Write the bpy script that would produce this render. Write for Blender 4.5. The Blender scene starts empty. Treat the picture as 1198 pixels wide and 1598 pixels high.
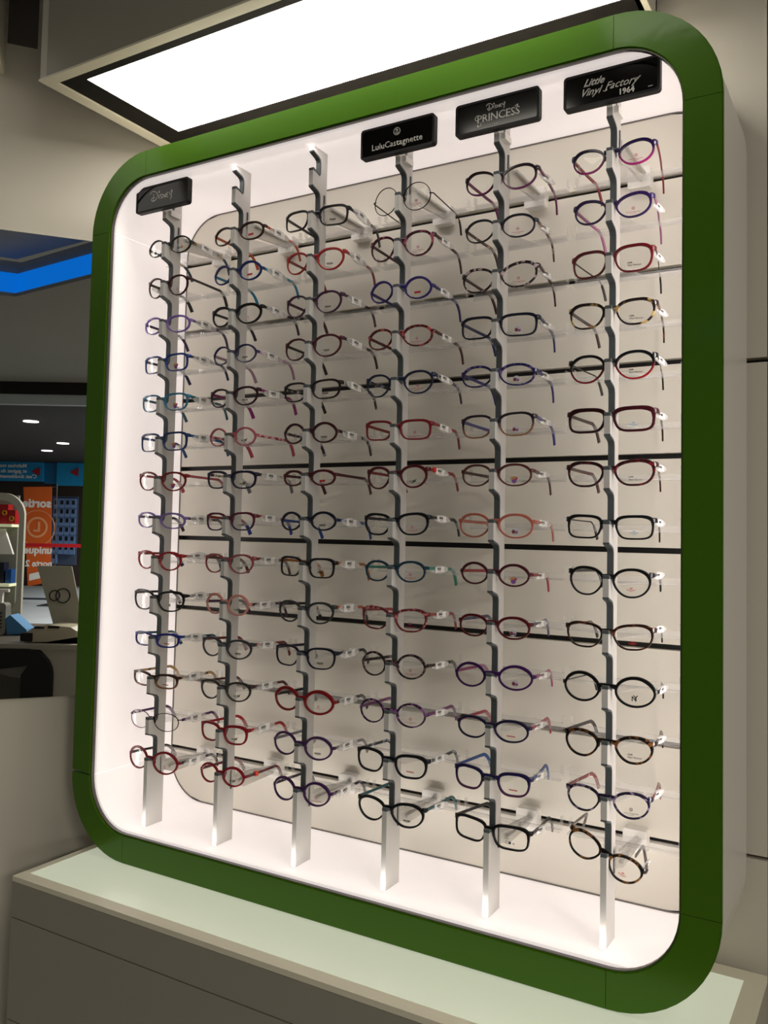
import bpy, bmesh, math, random
from mathutils import Vector, Matrix
random.seed(7)
S = 0.075            # metres per notch pitch
ZF = 12.0            # floor lies this many pitches under the case opening
col = bpy.context.scene.collection
sc = bpy.context.scene
WL = {}              # world location of parents

def hexc(h):
    h = h.lstrip('#'); v = [int(h[i:i+2], 16)/255 for i in (0, 2, 4)]
    return tuple(c/12.92 if c <= .04045 else ((c+.055)/1.055)**2.4 for c in v) + (1,)

# ---------------------------------------------------------------- materials
MATS = {}
def mat(name, color, rough=.5, metal=0, coat=0, emit=None, estr=0, spec=.5, bump=0, bscale=200, trans=0):
    if name in MATS: return MATS[name]
    m = bpy.data.materials.new(name); m.use_nodes = True; nt = m.node_tree
    b = nt.nodes['Principled BSDF']
    b.inputs['Base Color'].default_value = hexc(color) if isinstance(color, str) else color
    b.inputs['Roughness'].default_value = rough; b.inputs['Metallic'].default_value = metal
    b.inputs['Coat Weight'].default_value = coat; b.inputs['Coat Roughness'].default_value = .05
    b.inputs['Specular IOR Level'].default_value = spec
    b.inputs['Transmission Weight'].default_value = trans
    if emit:
        b.inputs['Emission Color'].default_value = hexc(emit) if isinstance(emit, str) else emit
        b.inputs['Emission Strength'].default_value = estr
    if bump:
        t = nt.nodes.new('ShaderNodeTexCoord'); n = nt.nodes.new('ShaderNodeTexNoise'); bp = nt.nodes.new('ShaderNodeBump')
        n.inputs['Scale'].default_value = bscale; bp.inputs['Strength'].default_value = bump; bp.inputs['Distance'].default_value = .001
        nt.links.new(t.outputs['Object'], n.inputs['Vector']); nt.links.new(n.outputs['Fac'], bp.inputs['Height'])
        nt.links.new(bp.outputs['Normal'], b.inputs['Normal'])
        if coat: nt.links.new(bp.outputs['Normal'], b.inputs['Coat Normal'])
    MATS[name] = m; return m

def clear_mat(name, tint=(1, 1, 1, 1), white=0.0, ior=1.45, rough=.03, gscale=1.0):
    """thin clear plastic: see-through with a fresnel sheen and a little milkiness"""
    if name in MATS: return MATS[name]
    m = bpy.data.materials.new(name); m.use_nodes = True; nt = m.node_tree; nt.nodes.clear()
    o = nt.nodes.new('ShaderNodeOutputMaterial'); tr = nt.nodes.new('ShaderNodeBsdfTransparent'); tr.inputs[0].default_value = tint
    gl = nt.nodes.new('ShaderNodeBsdfGlossy'); gl.inputs['Roughness'].default_value = rough
    gl.inputs[0].default_value = (gscale, gscale, gscale, 1)
    lw = nt.nodes.new('ShaderNodeLayerWeight'); lw.inputs[0].default_value = .5
    pw = nt.nodes.new('ShaderNodeMath'); pw.operation = 'POWER'; pw.inputs[1].default_value = 4; nt.links.new(lw.outputs['Facing'], pw.inputs[0])
    fr = nt.nodes.new('ShaderNodeMath'); fr.operation = 'MULTIPLY_ADD'; fr.inputs[1].default_value = .3; fr.inputs[2].default_value = ((ior-1)/(ior+1))**2
    nt.links.new(pw.outputs[0], fr.inputs[0])
    mx = nt.nodes.new('ShaderNodeMixShader'); nt.links.new(fr.outputs[0], mx.inputs[0]); nt.links.new(tr.outputs[0], mx.inputs[1]); nt.links.new(gl.outputs[0], mx.inputs[2])
    out = mx
    if white:
        df = nt.nodes.new('ShaderNodeBsdfDiffuse'); df.inputs[0].default_value = (.9, .88, .86, 1)
        m2 = nt.nodes.new('ShaderNodeMixShader'); m2.inputs[0].default_value = white
        nt.links.new(mx.outputs[0], m2.inputs[1]); nt.links.new(df.outputs[0], m2.inputs[2]); out = m2
    nt.links.new(out.outputs[0], o.inputs[0]); MATS[name] = m; return m

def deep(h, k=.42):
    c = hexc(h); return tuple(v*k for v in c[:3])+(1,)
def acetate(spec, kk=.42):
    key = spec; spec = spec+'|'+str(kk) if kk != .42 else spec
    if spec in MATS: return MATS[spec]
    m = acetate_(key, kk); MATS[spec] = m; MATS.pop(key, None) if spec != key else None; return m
def acetate_(spec, kk):
    """'hex' | 'g:top,bottom' | 't:base,spot[,scale]' | 'x:hex' translucent | 'm:hex' metal"""
    if spec in MATS: return MATS[spec]
    kind = spec[:2]
    if kind == 'm:': return mat(spec, spec[2:], .25, .9)
    if kind == 'x:':
        return mat(spec, deep(spec[2:], min(1, kk*1.8)), .2, trans=.3, spec=.4)
    if kind not in ('g:', 't:'): return mat(spec, deep(spec, kk), .3, spec=.35)
    m = bpy.data.materials.new('acetate'); m.use_nodes = True; nt = m.node_tree; b = nt.nodes['Principled BSDF']
    b.inputs['Roughness'].default_value = .2
    a = spec[2:].split(','); tc = nt.nodes.new('ShaderNodeTexCoord'); rp = nt.nodes.new('ShaderNodeValToRGB')
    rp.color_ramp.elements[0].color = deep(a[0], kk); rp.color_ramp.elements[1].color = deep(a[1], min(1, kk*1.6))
    if kind == 'g:':
        sx = nt.nodes.new('ShaderNodeSeparateXYZ'); mr = nt.nodes.new('ShaderNodeMapRange')
        mr.inputs['From Min'].default_value = .004; mr.inputs['From Max'].default_value = -.016
        nt.links.new(tc.outputs['Object'], sx.inputs[0]); nt.links.new(sx.outputs['Z'], mr.inputs['Value']); nt.links.new(mr.outputs[0], rp.inputs[0])
    else:
        n = nt.nodes.new('ShaderNodeTexNoise'); n.inputs['Scale'].default_value = float(a[2]) if len(a) > 2 else 110; n.inputs['Detail'].default_value = 1
        rp.color_ramp.elements[0].position = .53; rp.color_ramp.elements[1].position = .62
        nt.links.new(tc.outputs['Object'], n.inputs['Vector']); nt.links.new(n.outputs['Fac'], rp.inputs[0])
    nt.links.new(rp.outputs[0], b.inputs['Base Color']); MATS[spec] = m; return m

# ---------------------------------------------------------------- mesh helpers
class MB:
    def __init__(s): s.v = []; s.f = []; s.mi = []
    def add(s, v, f, mi=0):
        o = len(s.v); s.v += [tuple(x) for x in v]; s.f += [tuple(i+o for i in q) for q in f]; s.mi += [mi]*len(f)
    def box(s, x0, x1, y0, y1, z0, z1, mi=0):
        v = [(x, y, z) for x in (x0, x1) for y in (y0, y1) for z in (z0, z1)]
        s.add(v, [(0, 1, 3, 2), (4, 6, 7, 5), (0, 4, 5, 1), (2, 3, 7, 6), (0, 2, 6, 4), (1, 5, 7, 3)], mi)
    def prism(s, pts, fn, a, b, mi=0, caps=True):
        """pts outline in 2-D, fn(u,v,t) -> xyz, extruded t=a..b"""
        n = len(pts); v = [fn(p[0], p[1], a) for p in pts] + [fn(p[0], p[1], b) for p in pts]
        f = [(i, (i+1) % n, n+(i+1) % n, n+i) for i in range(n)]
        if caps: f += [tuple(range(n-1, -1, -1)), tuple(range(n, 2*n))]
        s.add(v, f, mi)
    def ring(s, outer, inner, fn, a, b, closed=True, mi=0):
        """band between two outlines of equal length, extruded"""
        n = len(outer); v = []
        for t in (a, b):
            v += [fn(p[0], p[1], t) for p in outer] + [fn(p[0], p[1], t) for p in inner]
        f = []; rng = range(n if closed else n-1)
        for i in rng:
            j = (i+1) % n
            f += [(i, j, n+j, n+i), (2*n+i, 3*n+i, 3*n+j, 2*n+j), (i, 2*n+i, 2*n+j, j), (n+i, n+j, 3*n+j, 3*n+i)]
        if not closed: f += [(0, n, 3*n, 2*n), (n-1, 3*n-1, 4*n-1, 2*n-1)]
        s.add(v, f, mi)
    def sweep(s, path, sec, mi=0, closed=False, up=(0, 0, 1)):
        """path: list of (pos, scale_w, scale_h); sec: 2-D points"""
        n = len(path); k = len(sec); v = []
        for i in range(n):
            a = Vector(path[i-1][0]) if (i or closed) else Vector(path[0][0])
            b = Vector(path[(i+1) % n][0]) if (i < n-1 or closed) else Vector(path[-1][0])
            t = (b-a).normalized(); u = Vector(up); r = t.cross(u)
            if r.length < 1e-5: r = Vector((1, 0, 0))
            r.normalize(); w = r.cross(t).normalized()
            for q in sec:
                v.append(tuple(Vector(path[i][0]) + r*q[0]*path[i][1] + w*q[1]*path[i][2]))
        f = []
        for i in range(n if closed else n-1):
            for j in range(k):
                f.append((i*k+j, i*k+(j+1) % k, ((i+1) % n)*k+(j+1) % k, ((i+1) % n)*k+j))
        if not closed: f += [tuple(range(k-1, -1, -1)), tuple(range((n-1)*k, n*k))]
        s.add(v, f, mi)
    def tube(s, pts, r, k=6, mi=0, closed=False):
        s.sweep([(p, r, r) for p in pts], [(math.cos(2*math.pi*i/k), math.sin(2*math.pi*i/k)) for i in range(k)], mi, closed, up=(.13, .21, .97))
    def disc(s, c, r, fn, a, b, n=24, mi=0):
        s.prism([(c[0]+r*math.cos(2*math.pi*i/n), c[1]+r*math.sin(2*math.pi*i/n)) for i in range(n)], fn, a, b, mi)

def world(v): return Vector((v[0]*S, v[1]*S, (v[2]+ZF)*S))
def mesh_from(name, mb, mats, fn=None, smooth=False, recentre=True):
    vs = [fn(v) if fn else Vector(v) for v in mb.v]
    lo = [min(v[i] for v in vs) for i in range(3)]; hi = [max(v[i] for v in vs) for i in range(3)]
    c = Vector([(lo[i]+hi[i])/2 for i in range(3)]) if recentre else Vector((0, 0, 0))
    me = bpy.data.meshes.new(name); me.from_pydata([tuple(v-c) for v in vs], [], mb.f)
    for m in (mats if isinstance(mats, (list, tuple)) else [mats]): me.materials.append(m)
    for p, mi in zip(me.polygons, mb.mi): p.material_index = mi
    bm = bmesh.new(); bm.from_mesh(me); bmesh.ops.recalc_face_normals(bm, faces=bm.faces); bm.to_mesh(me); bm.free()
    if smooth:
        for p in me.polygons: p.use_smooth = True
        try: me.set_sharp_from_angle(angle=math.radians(40))
        except Exception: pass
    return me, c
def part(name, mb, mats, parent=None, fn=world, smooth=False, label=None):
    me, c = mesh_from(name, mb, mats, fn, smooth)
    o = bpy.data.objects.new(name, me); col.objects.link(o)
    if parent is not None:
        o.parent = parent; o.location = c - WL[parent.name]
    else: o.location = c
    WL[o.name] = c
    if label: o['label'] = label
    return o
def thing(name, label, cat, loc, group=None, raw=False):
    o = bpy.data.objects.new(name, None); col.objects.link(o); o.empty_display_size = .02
    c = Vector(loc) if raw else world(loc); o.location = c; WL[o.name] = c
    o['label'] = label; o['category'] = cat
    if group: o['group'] = group
    return o
def tag(o, label, cat, group=None):
    o['label'] = label; o['category'] = cat
    if group: o['group'] = group
    return o
def struct(name, mb, mats, label=None):
    o = part(name, mb, mats); o['kind'] = 'structure'
    if label: o['label'] = label
    return o

def text_mb(body, size, depth=.0, shear=0, spacing=1, align='CENTER', bold=0):
    """text as plain geometry in the x/y plane"""
    cu = bpy.data.curves.new('txt', 'FONT'); cu.body = body; cu.size = size; cu.extrude = depth; cu.shear = shear
    cu.space_character = spacing; cu.align_x = align; cu.align_y = 'CENTER'; cu.resolution_u = 2; cu.offset = bold
    o = bpy.data.objects.new('txt', cu); col.objects.link(o)
    dg = bpy.context.evaluated_depsgraph_get(); me = bpy.data.meshes.new_from_object(o.evaluated_get(dg))
    v = [tuple(x.co) for x in me.vertices]; f = [tuple(p.vertices) for p in me.polygons]
    bpy.data.objects.remove(o); bpy.data.curves.remove(cu); bpy.data.meshes.remove(me)
    return v, f
def smooth_line(pts, n=6):
    out = []
    P = [pts[0]] + list(pts) + [pts[-1]]
    for i in range(1, len(P)-2):
        for k in range(n):
            t = k/n; p0, p1, p2, p3 = P[i-1], P[i], P[i+1], P[i+2]
            out.append(tuple(.5*((2*p1[j])+(-p0[j]+p2[j])*t+(2*p0[j]-5*p1[j]+4*p2[j]-p3[j])*t*t+(-p0[j]+3*p1[j]-3*p2[j]+p3[j])*t**3) for j in (0, 1)))
    out.append(pts[-1]); return out
def stroke(mb, pts, w, fn, a, b, mi=0, sm=True):
    """flat pen stroke of width w with real thickness a..b"""
    L = smooth_line(pts) if sm else pts; o = []; i_ = []
    for k in range(len(L)):
        p, q = L[max(k-1, 0)], L[min(k+1, len(L)-1)]
        d = math.hypot(q[0]-p[0], q[1]-p[1]) or 1; nx, ny = -(q[1]-p[1])/d, (q[0]-p[0])/d
        o.append((L[k][0]+nx*w/2, L[k][1]+ny*w/2)); i_.append((L[k][0]-nx*w/2, L[k][1]-ny*w/2))
    mb.ring(o, i_, fn, a, b, closed=False, mi=mi)

def rrect(x0, x1, z0, z1, r, n=12):
    p = []
    for cx, cz, a0 in ((x1-r, z1-r, 0), (x0+r, z1-r, 90), (x0+r, z0+r, 180), (x1-r, z0+r, 270)):
        for i in range(n+1):
            a = math.radians(a0+90*i/n); p.append((cx+r*math.cos(a), cz+r*math.sin(a)))
    return p
XZ = lambda u, v, t: (u, t, v)      # outline in x/z, extruded along depth
YZ = lambda u, v, t: (t, u, v)      # outline in y/z, extruded across
XY = lambda u, v, t: (u, v, t)

# ---------------------------------------------------------------- material set
M_green = mat('green_gloss_laminate', '#3e6702', .3, metal=.2, coat=.28, spec=.2, bump=.15, bscale=40)
M_green.node_tree.nodes['Principled BSDF'].inputs['Coat IOR'].default_value = 1.5; M_green.node_tree.nodes['Principled BSDF'].inputs['Coat Roughness'].default_value = .1
M_white = mat('white_lacquer', '#c4c0b8', .35)
M_wall = mat('wall_paint', '#bdb7a8', .6)
M_slat = mat('slatwall_laminate', '#dcd6c9', .4, bump=.02, bscale=30)
M_black = mat('black_groove', '#0a0908', .5)
M_alu = mat('satin_aluminium_trim', '#6f6b68', .3, .8)
M_rod = mat('anodised_rod', '#c8c5c1', .5, .3)
M_rubber = mat('grey_rubber_lining', '#454b4d', .55)
M_brk = mat('bracket_aluminium', '#c9c6c0', .35, .5)
M_clip = mat('white_clip_plastic', '#e4e1da', .4)
M_grey = mat('grey_furniture_laminate', '#918d80', .45, bump=.04, bscale=60)
M_cream = mat('cream_edge', '#d9d3bd', .4)
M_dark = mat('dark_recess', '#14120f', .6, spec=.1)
M_acry = clear_mat('clear_acrylic', (.985, .985, .985, 1), .13, 1.4, gscale=.55)
M_lens = clear_mat('demo_lens', (.985, .985, .98, 1), 0, 1.4, .0, gscale=.5)
M_sleeve = clear_mat('tag_sleeve_plastic', (.97, .97, .97, 1), .34, 1.3, .2)
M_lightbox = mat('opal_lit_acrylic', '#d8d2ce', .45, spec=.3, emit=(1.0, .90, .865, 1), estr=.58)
M_canopy = mat('opal_canopy_diffuser', '#ffffff', .4, emit=(1.0, .95, .87, 1), estr=10.5)
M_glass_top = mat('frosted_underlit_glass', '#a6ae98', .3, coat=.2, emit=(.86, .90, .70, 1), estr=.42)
M_glass_rim = mat('clear_green_glass_border', '#a8b3a8', .1, coat=.6)

# ================================================================ DISPLAY CASE
WI, HI, B = 14.54, 16.36, .673
YB = 2.70                 # wall plane / slat face
RO = 1.92; RI = RO - B
case = thing('lit_display_case', 'white light-box display case with a glossy green rounded frame, standing on the grey cabinet', 'display case', (WI/2, 1.3, -B))
def arc(cx, cz, r, a0, a1, n=14): return [(cx+r*math.cos(math.radians(a0+(a1-a0)*i/n)), cz+r*math.sin(math.radians(a0+(a1-a0)*i/n))) for i in range(n+1)]
x0, x1, z0, z1 = -B, WI+B, -B, HI+B
gp = .008
def frame_piece(name, o, i):
    mb = MB()
    # slightly eased front edge: main body plus thinner front band
    def inset(oo, ii, k):
        return [(a[0]+(b[0]-a[0])*k, a[1]+(b[1]-a[1])*k) for a, b in zip(oo, ii)], [(b[0]+(a[0]-b[0])*k, b[1]+(a[1]-b[1])*k) for a, b in zip(oo, ii)]
    mb.ring(o, i, XZ, 0.03, .10, closed=False)
    o2, i2 = inset(o, i, .03); mb.ring(o2, i2, XZ, 0.0, .03, closed=False)
    part(name, mb, M_green, case)
for (cx, cz, a0) in ((x1-RO, z1-RO, 0), (x0+RO, z1-RO, 90), (x0+RO, z0+RO, 180), (x1-RO, z0+RO, 270)):
    frame_piece('frame_corner', arc(cx, cz, RO, a0+.05, a0+89.95), arc(cx, cz, RI, a0+.05, a0+89.95))
gl = .07
frame_piece('frame_side', [(x0, z0+RO+gl), (x0, z1-RO-gp)], [(0, z0+RO+gl-.05), (0, z1-RO-gp)])
frame_piece('frame_side', [(x1, z0+RO+gp), (x1, z1-RO-gp)], [(WI, z0+RO+gp), (WI, z1-RO-gp)])
frame_piece('frame_side', [(x0+RO+gp, z1), (x1-RO-gp, z1)], [(x0+RO+gp, HI), (x1-RO-gp, HI)])
frame_piece('frame_side', [(x0+RO+gp, z0), (x1-RO-gp, z0)], [(x0+RO+gp, 0), (x1-RO-gp, 0)])
# outer white shell behind the frame and metal lip round the opening
mb = MB(); mb.ring(rrect(x0+.02, x1-.02, z0+.02, z1-.02, RO-.02), rrect(-.1, WI+.45, -.1, HI+.1, RI+.1), XZ, .10, YB)
part('outer_shell', mb, M_white, case)
mb = MB(); mb.ring(rrect(-.06, WI+.06, -.06, HI+.06, RI+.06), rrect(.018, WI-.018, .018, HI-.018, RI-.018), XZ, .04, .13)
part('metal_lip', mb, M_alu, case)
# lit opal lining in four pieces
n = 12; T = .07
def lining(o, i): 
    mb = MB(); mb.ring(o, i, XZ, .14, YB, closed=False); part('lit_lining_panel', mb, M_lightbox, case, smooth=True)
def band(pts_o, pts_i): lining(pts_o, pts_i)
e = .012
lo_z, hi_z = RI, HI-RI
lining([(0, lo_z+e), (0, hi_z-e)], [(T, lo_z+e), (T, hi_z-e)])
WR = WI+.42
lining([(WR, lo_z+e), (WR, hi_z-e)], [(WR-T, lo_z+e), (WR-T, hi_z-e)])
lining(arc(WR-RI, HI-RI, RI, 0, 90)+arc(RI, HI-RI, RI, 90, 180), arc(WR-RI, HI-RI, RI-T, 0, 90)+arc(RI, HI-RI, RI-T, 90, 180))
lining(arc(RI, RI, RI, 180, 270)+arc(WR-RI, RI, RI, 270, 360), arc(RI, RI, RI-T, 180, 270)+arc(WR-RI, RI, RI-T, 270, 360))
# slat panel: boards between grooves, all inside one rounded outline
G0, GS, GH = 1.415, 1.934, .06
def xspan(z, m):
    r = RI-m; zz0, zz1 = m+r, HI-m-r
    d = (zz0-z) if z < zz0 else (z-zz1) if z > zz1 else 0
    k = r-math.sqrt(max(r*r-d*d, 0)) if d > 0 else 0
    return m+k, WI+.42-m-k
grooves = [G0+GS*k for k in range(8)]
edges = [.105] + grooves + [HI-.105]
mbs = MB()
for k in range(9):
    a = edges[k] + (GH if k else 0); b = edges[k+1] - (GH if k < 8 else 0)
    zs = [a+(b-a)*i/16 for i in range(17)] if (k in (0, 8)) else [a, b]
    L = [(xspan(z, .105)[0], z) for z in zs]; Rr = [(xspan(z, .105)[1], z) for z in zs]
    mbs.ring(L, Rr, XZ, YB-.06, YB+.14, closed=False)
part('slat_panel', mbs, M_slat, case)
mb = MB(); mb.ring(rrect(.074, WI+.346, .074, HI-.074, RI-.074), rrect(.105, WI+.315, .105, HI-.105, RI-.105), XZ, YB-.075, YB+.1)
part('panel_edge_trim', mb, M_alu, case)
mb = MB(); mb.prism(rrect(.0, WI+.42, .0, HI, RI), XZ, YB+.12, YB+.26)
part('groove_backing', mb, M_black, case, label='black backing seen in the grooves')

# ================================================================ RODS
X0, DX, YR, ZB, ZR, TH = 1.408, 2.325, .455, 1.788, .107, .115
RODN = ['leftmost rod', 'second rod from left', 'third rod from left', 'fourth rod from left', 'fifth rod from left', 'rightmost rod']
ROWN = ['top', 'second from top', 'third from top', 'fourth from top', 'fifth from top', 'sixth from top', 'seventh from top', 'seventh from bottom', 'sixth from bottom', 'fifth from bottom', 'fourth from bottom', 'third from bottom', 'second from bottom', 'bottom']
def rod_profile():
    outer = []; inner = []
    tops = [ZB+i for i in range(15)]           # tooth tops from bottom; topmost notch free
    segs = []
    for i, tb in enumerate(tops):
        ua = (tops[i+1]-.44) if i < 14 else 16.15
        # notch above tooth i : list of outer points from tooth front up to next tooth front
        o = [(0, tb-.07), (0, tb-.01), (.015, tb), (.05, tb-.005), (.24, tb-.075), (.262, tb-.05), (.265, tb+.02), (.265, ua-.17), (.25, ua-.11), (.2, ua-.07), (0, ua)]
        q = [(.055, tb-.07), (.055, tb-.071), (.056, tb-.07), (.09, tb-.075), (.255, tb-.13), (.295, tb-.075), (.305, tb+.02), (.305, ua-.165), (.285, ua-.085), (.22, ua-.035), (0, ua+.035)]
        segs.append((o, q))
    return segs
segs = rod_profile(); DEP = .54
plate_path = []
for o, q in segs: plate_path += [(0, q[0][1])] + q[:] 
rods = []
def strip_rest(mb, xc, z):
    pass
for k in range(6):
    X = X0+k*DX
    sg = k in (0, 3, 4, 5)
    lab = ['grey notched display rod at far left with a black sign on top',
           'grey notched rod without a sign, next to the leftmost rod',
           'grey notched rod without a sign, left of the middle black sign',
           'grey notched rod under the black sign with the round emblem',
           'grey notched rod under the second sign from the right',
           'grey notched rod at far right beside the green frame'][k]
    rod = thing('display_rod', lab, 'display rod', (X+TH/2, YR+DEP/2, ZR), 'notched rods in the case'); rods.append(rod)
    pts = [(YR, ZR)] + [(YR+a, b) for a, b in plate_path] + [(YR, 16.34), (YR+.02, 16.36), (YR+DEP, 16.36), (YR+DEP, ZR)]
    cl = []
    for p in pts:
        if not cl or (abs(p[0]-cl[-1][0])+abs(p[1]-cl[-1][1])) > 1e-4: cl.append(p)
    mb = MB(); mb.prism(cl, YZ, X, X+TH); part('notched_plate', mb, M_rod, rod)
    mb = MB()
    for o, q in segs: mb.ring([(YR+a, b) for a, b in o], [(YR+a, b) for a, b in q], YZ, X-.002, X+TH+.002, closed=False)
    part('notch_lining', mb, M_rubber, rod, label='dark grey rubber lining of the notches')
    # brackets top and bottom
    for zc in (G0+7*GS+.0, G0+.0):
        mb = MB(); xa = X+.02; xb = X+.15
        mb.prism([(YR+DEP-.12, zc-.02), (YR+DEP-.12, zc+.36), (YR+DEP-.02, zc+.36), (YR+DEP+.02, zc+.24), (YB-.3, zc+.1), (YB-.3, zc-.1), (YR+DEP+.3, zc-.14), (YR+DEP-.02, zc-.02)] if zc < 5 else
                 [(YR+DEP-.12, zc-.32), (YR+DEP-.12, zc+.12), (YR+DEP-.02, zc+.1), (YB-.3, zc+.08), (YB-.3, zc-.1), (YR+DEP+.3, zc-.2), (YR+DEP-.02, zc-.32)], YZ, X+TH-.005, X+TH+.055)
        mb.box(X+TH, X+TH+.13, YR+DEP+.1, YB-.3, zc+.02, zc+.07)
        br = part('bracket_arm', mb, M_brk, rod)
        mb = MB(); mb.box(X+TH-.002, X+TH+.02, YR+DEP-.12, YR+DEP-.08, zc-.1, zc+.32); part('bracket_plate', mb, M_rubber, br)
        mb = MB(); mb.prism(rrect(X-.15, X+.33, zc-.22, zc+.22, .05, 3), XZ, YB-.3, YB-.055)
        mb.disc((X+.1, zc-.02), .03, XZ, YB-.32, YB-.3, 10)
        part('wall_clip', mb, M_clip, br, smooth=False)
    # clear rests for the temples, one per row
    for i in range(14):
        z = ZB+i-.2; xl, xr = X-1.03, X+TH+1.03; mb = MB(); yc = 1.72
        mb.box(xl, xr, yc, yc+.05, z, z+.13)
        mb.box(xl, xr, yc-.16, yc, z, z+.03)
        for xx in (xl, xr-.03): mb.box(xx, xx+.03, yc-.05, yc+.05, z+.13, z+.28)
        mb.prism([(X-.10, YR+DEP-.05), (X+TH+.10, YR+DEP-.05), (X+TH+.34, yc), (X-.34, yc)], XY, z, z+.03)
        part('temple_rest', mb, M_acry, rod)

# ================================================================ SIGNS
M_sign = mat('gloss_black_plastic', '#09080a', .5, spec=.3)
M_signface = mat('gloss_black_face', '#050505', .08, coat=.0, spec=.35)
M_let = mat('silver_print', '#cfccc5', .5)
def sign(k, label):
    X = X0+k*DX; xc = X+.12; w, h = 1.83, .66; z0 = 15.57; z1 = z0+h; y0, y1 = YR-.17, YR-.03
    s = thing('brand_sign', label, 'sign', (xc, YR-.1, z0), 'black brand signs on the rods')
    mb = MB(); o = rrect(xc-w/2, xc+w/2, z0, z1, .07, 4); i = rrect(xc-w/2+.05, xc+w/2-.05, z0+.05, z1-.05, .03, 4)
    mb.ring(o, i, XZ, y0, y1); mb.prism(rrect(xc-w/2+.03, xc+w/2-.03, z0+.03, z1-.03, .05, 4), XZ, y0+.07, y1-.01)
    part('housing', mb, M_sign, s)
    mb = MB(); mb.prism(i, XZ, y0+.012, y0+.07); part('face', mb, M_signface, s)
    mb = MB(); mb.box(X+.02, X+.12, y1-.02, YR+.02, z0-.02, z1+.05); mb.box(X-.01, X+.15, y1-.02, YR+.06, z1-.01, z1+.05); mb.box(X+TH, X+.2, YR+.1, YR+.42, z0-.1, z0+.03)
    part('clip', mb, M_clip, s)
    return s, xc, (z0+z1)/2, y0+.012
def letters(mb, t, size, xc, zc, y, **kw):
    v, f = text_mb(t, size, .004, **kw); mb.add([(xc+a, y-.006+c, zc+b) for a, b, c in v], f)
D_STROKES = [[(0.1, 2.7), (.9, 3.5), (2.2, 3.4), (3.3, 2.5), (3.2, 1.3), (2.1, .55), (1.0, .7), (.7, 1.15), (1.3, 1.55), (2.3, 1.45)], [(1.55, 2.9), (1.65, 1.5), (1.5, .1)],
             [(3.95, 2.1), (4.0, .8)], [(5.4, 2.0), (4.8, 2.1), (4.6, 1.75), (5.1, 1.35), (5.2, .95), (4.6, .8)],
             [(5.8, .8), (5.8, 2.0), (6.6, .85), (6.65, 2.1)], [(8.0, 2.1), (7.2, 2.0), (7.1, 1.0), (8.0, .85)], [(7.15, 1.45), (7.8, 1.5)],
             [(8.5, 2.2), (8.6, 1.5), (9.1, 1.4), (9.6, 1.9), (9.6, 2.6), (9.25, 2.4), (9.4, 1.2), (9.1, -.2)]]
def disney(mb, xc, zc, y, w):
    k = w/9.8
    for st in D_STROKES: stroke(mb, [(xc+(a-4.9)*k, zc+(b-1.6)*k) for a, b in st], .26*k, XZ, y-.01, y)
    mb.disc((xc+(4.05-4.9)*k, zc+(3.0-1.6)*k), .38*k, XZ, y-.01, y, 14)
s, xc, zc, y = sign(0, 'leftmost black sign, with one word in playful script, on the leftmost rod')
mb = MB(); disney(mb, xc-.02, zc, y, .8); part('lettering', mb, M_let, s)
s, xc, zc, y = sign(3, 'black sign with a small round emblem above one line of lettering')
mb = MB(); letters(mb, 'LuluCastagnette', .19, xc, zc-.12, y, spacing=1.02); mb.ring(arc(xc, zc+.13, .085, 0, 360, 20), arc(xc, zc+.13, .07, 0, 360, 20), XZ, y-.01, y, closed=False)
mb.disc((xc, zc+.155), .028, XZ, y-.01, y, 12); mb.disc((xc, zc+.105), .036, XZ, y-.01, y, 12); stroke(mb, [(xc-.045, zc+.09), (xc, zc+.12), (xc+.045, zc+.09)], .02, XZ, y-.01, y)
part('lettering', mb, M_let, s)
s, xc, zc, y = sign(4, 'black sign with ornate capitals under small script, second sign from the right')
mb = MB(); disney(mb, xc-.02, zc+.13, y, .42)
letters(mb, 'PRINCESS', .23, xc+.04, zc-.07, y, spacing=.95); k = .1
stroke(mb, [(xc-.36, zc+.01), (xc-.43, zc+.02), (xc-.47, zc-.04), (xc-.43, zc-.08), (xc-.40, zc-.05)], .012, XZ, y-.01, y); stroke(mb, [(xc-.335, zc-.14), (xc-.345, zc-.2), (xc-.40, zc-.21), (xc-.41, zc-.17)], .012, XZ, y-.01, y)
stroke(mb, [(xc+.40, zc+.03), (xc+.46, zc+.06), (xc+.44, zc+.0)], .015, XZ, y-.01, y); mb.box(xc-.04, xc+.04, y-.01, y, zc-.235, zc-.225)
part('lettering', mb, M_let, s)
s, xc, zc, y = sign(5, 'rightmost black sign, with slanted script and the year 1964')
mb = MB(); letters(mb, 'Little', .19, xc-.33, zc+.12, y, shear=.5, bold=.003); letters(mb, 'Vinyl', .2, xc-.4, zc-.06, y, shear=.5)
letters(mb, 'Factory', .2, xc+.19, zc-.03, y, shear=.5); letters(mb, '1964', .15, xc+.3, zc-.2, y, bold=.004)
stroke(mb, [(xc-.14, zc-.1), (xc-.1, zc-.11), (xc-.06, zc-.09)], .014, XZ, y-.01, y); stroke(mb, [(xc+.42, zc+.0), (xc+.5, zc-.01), (xc+.56, zc+.02)], .014, XZ, y-.01, y)
mb.box(xc+.7, xc+.78, y-.01, y, zc-.225, zc-.215)
part('lettering', mb, M_let, s)

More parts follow.
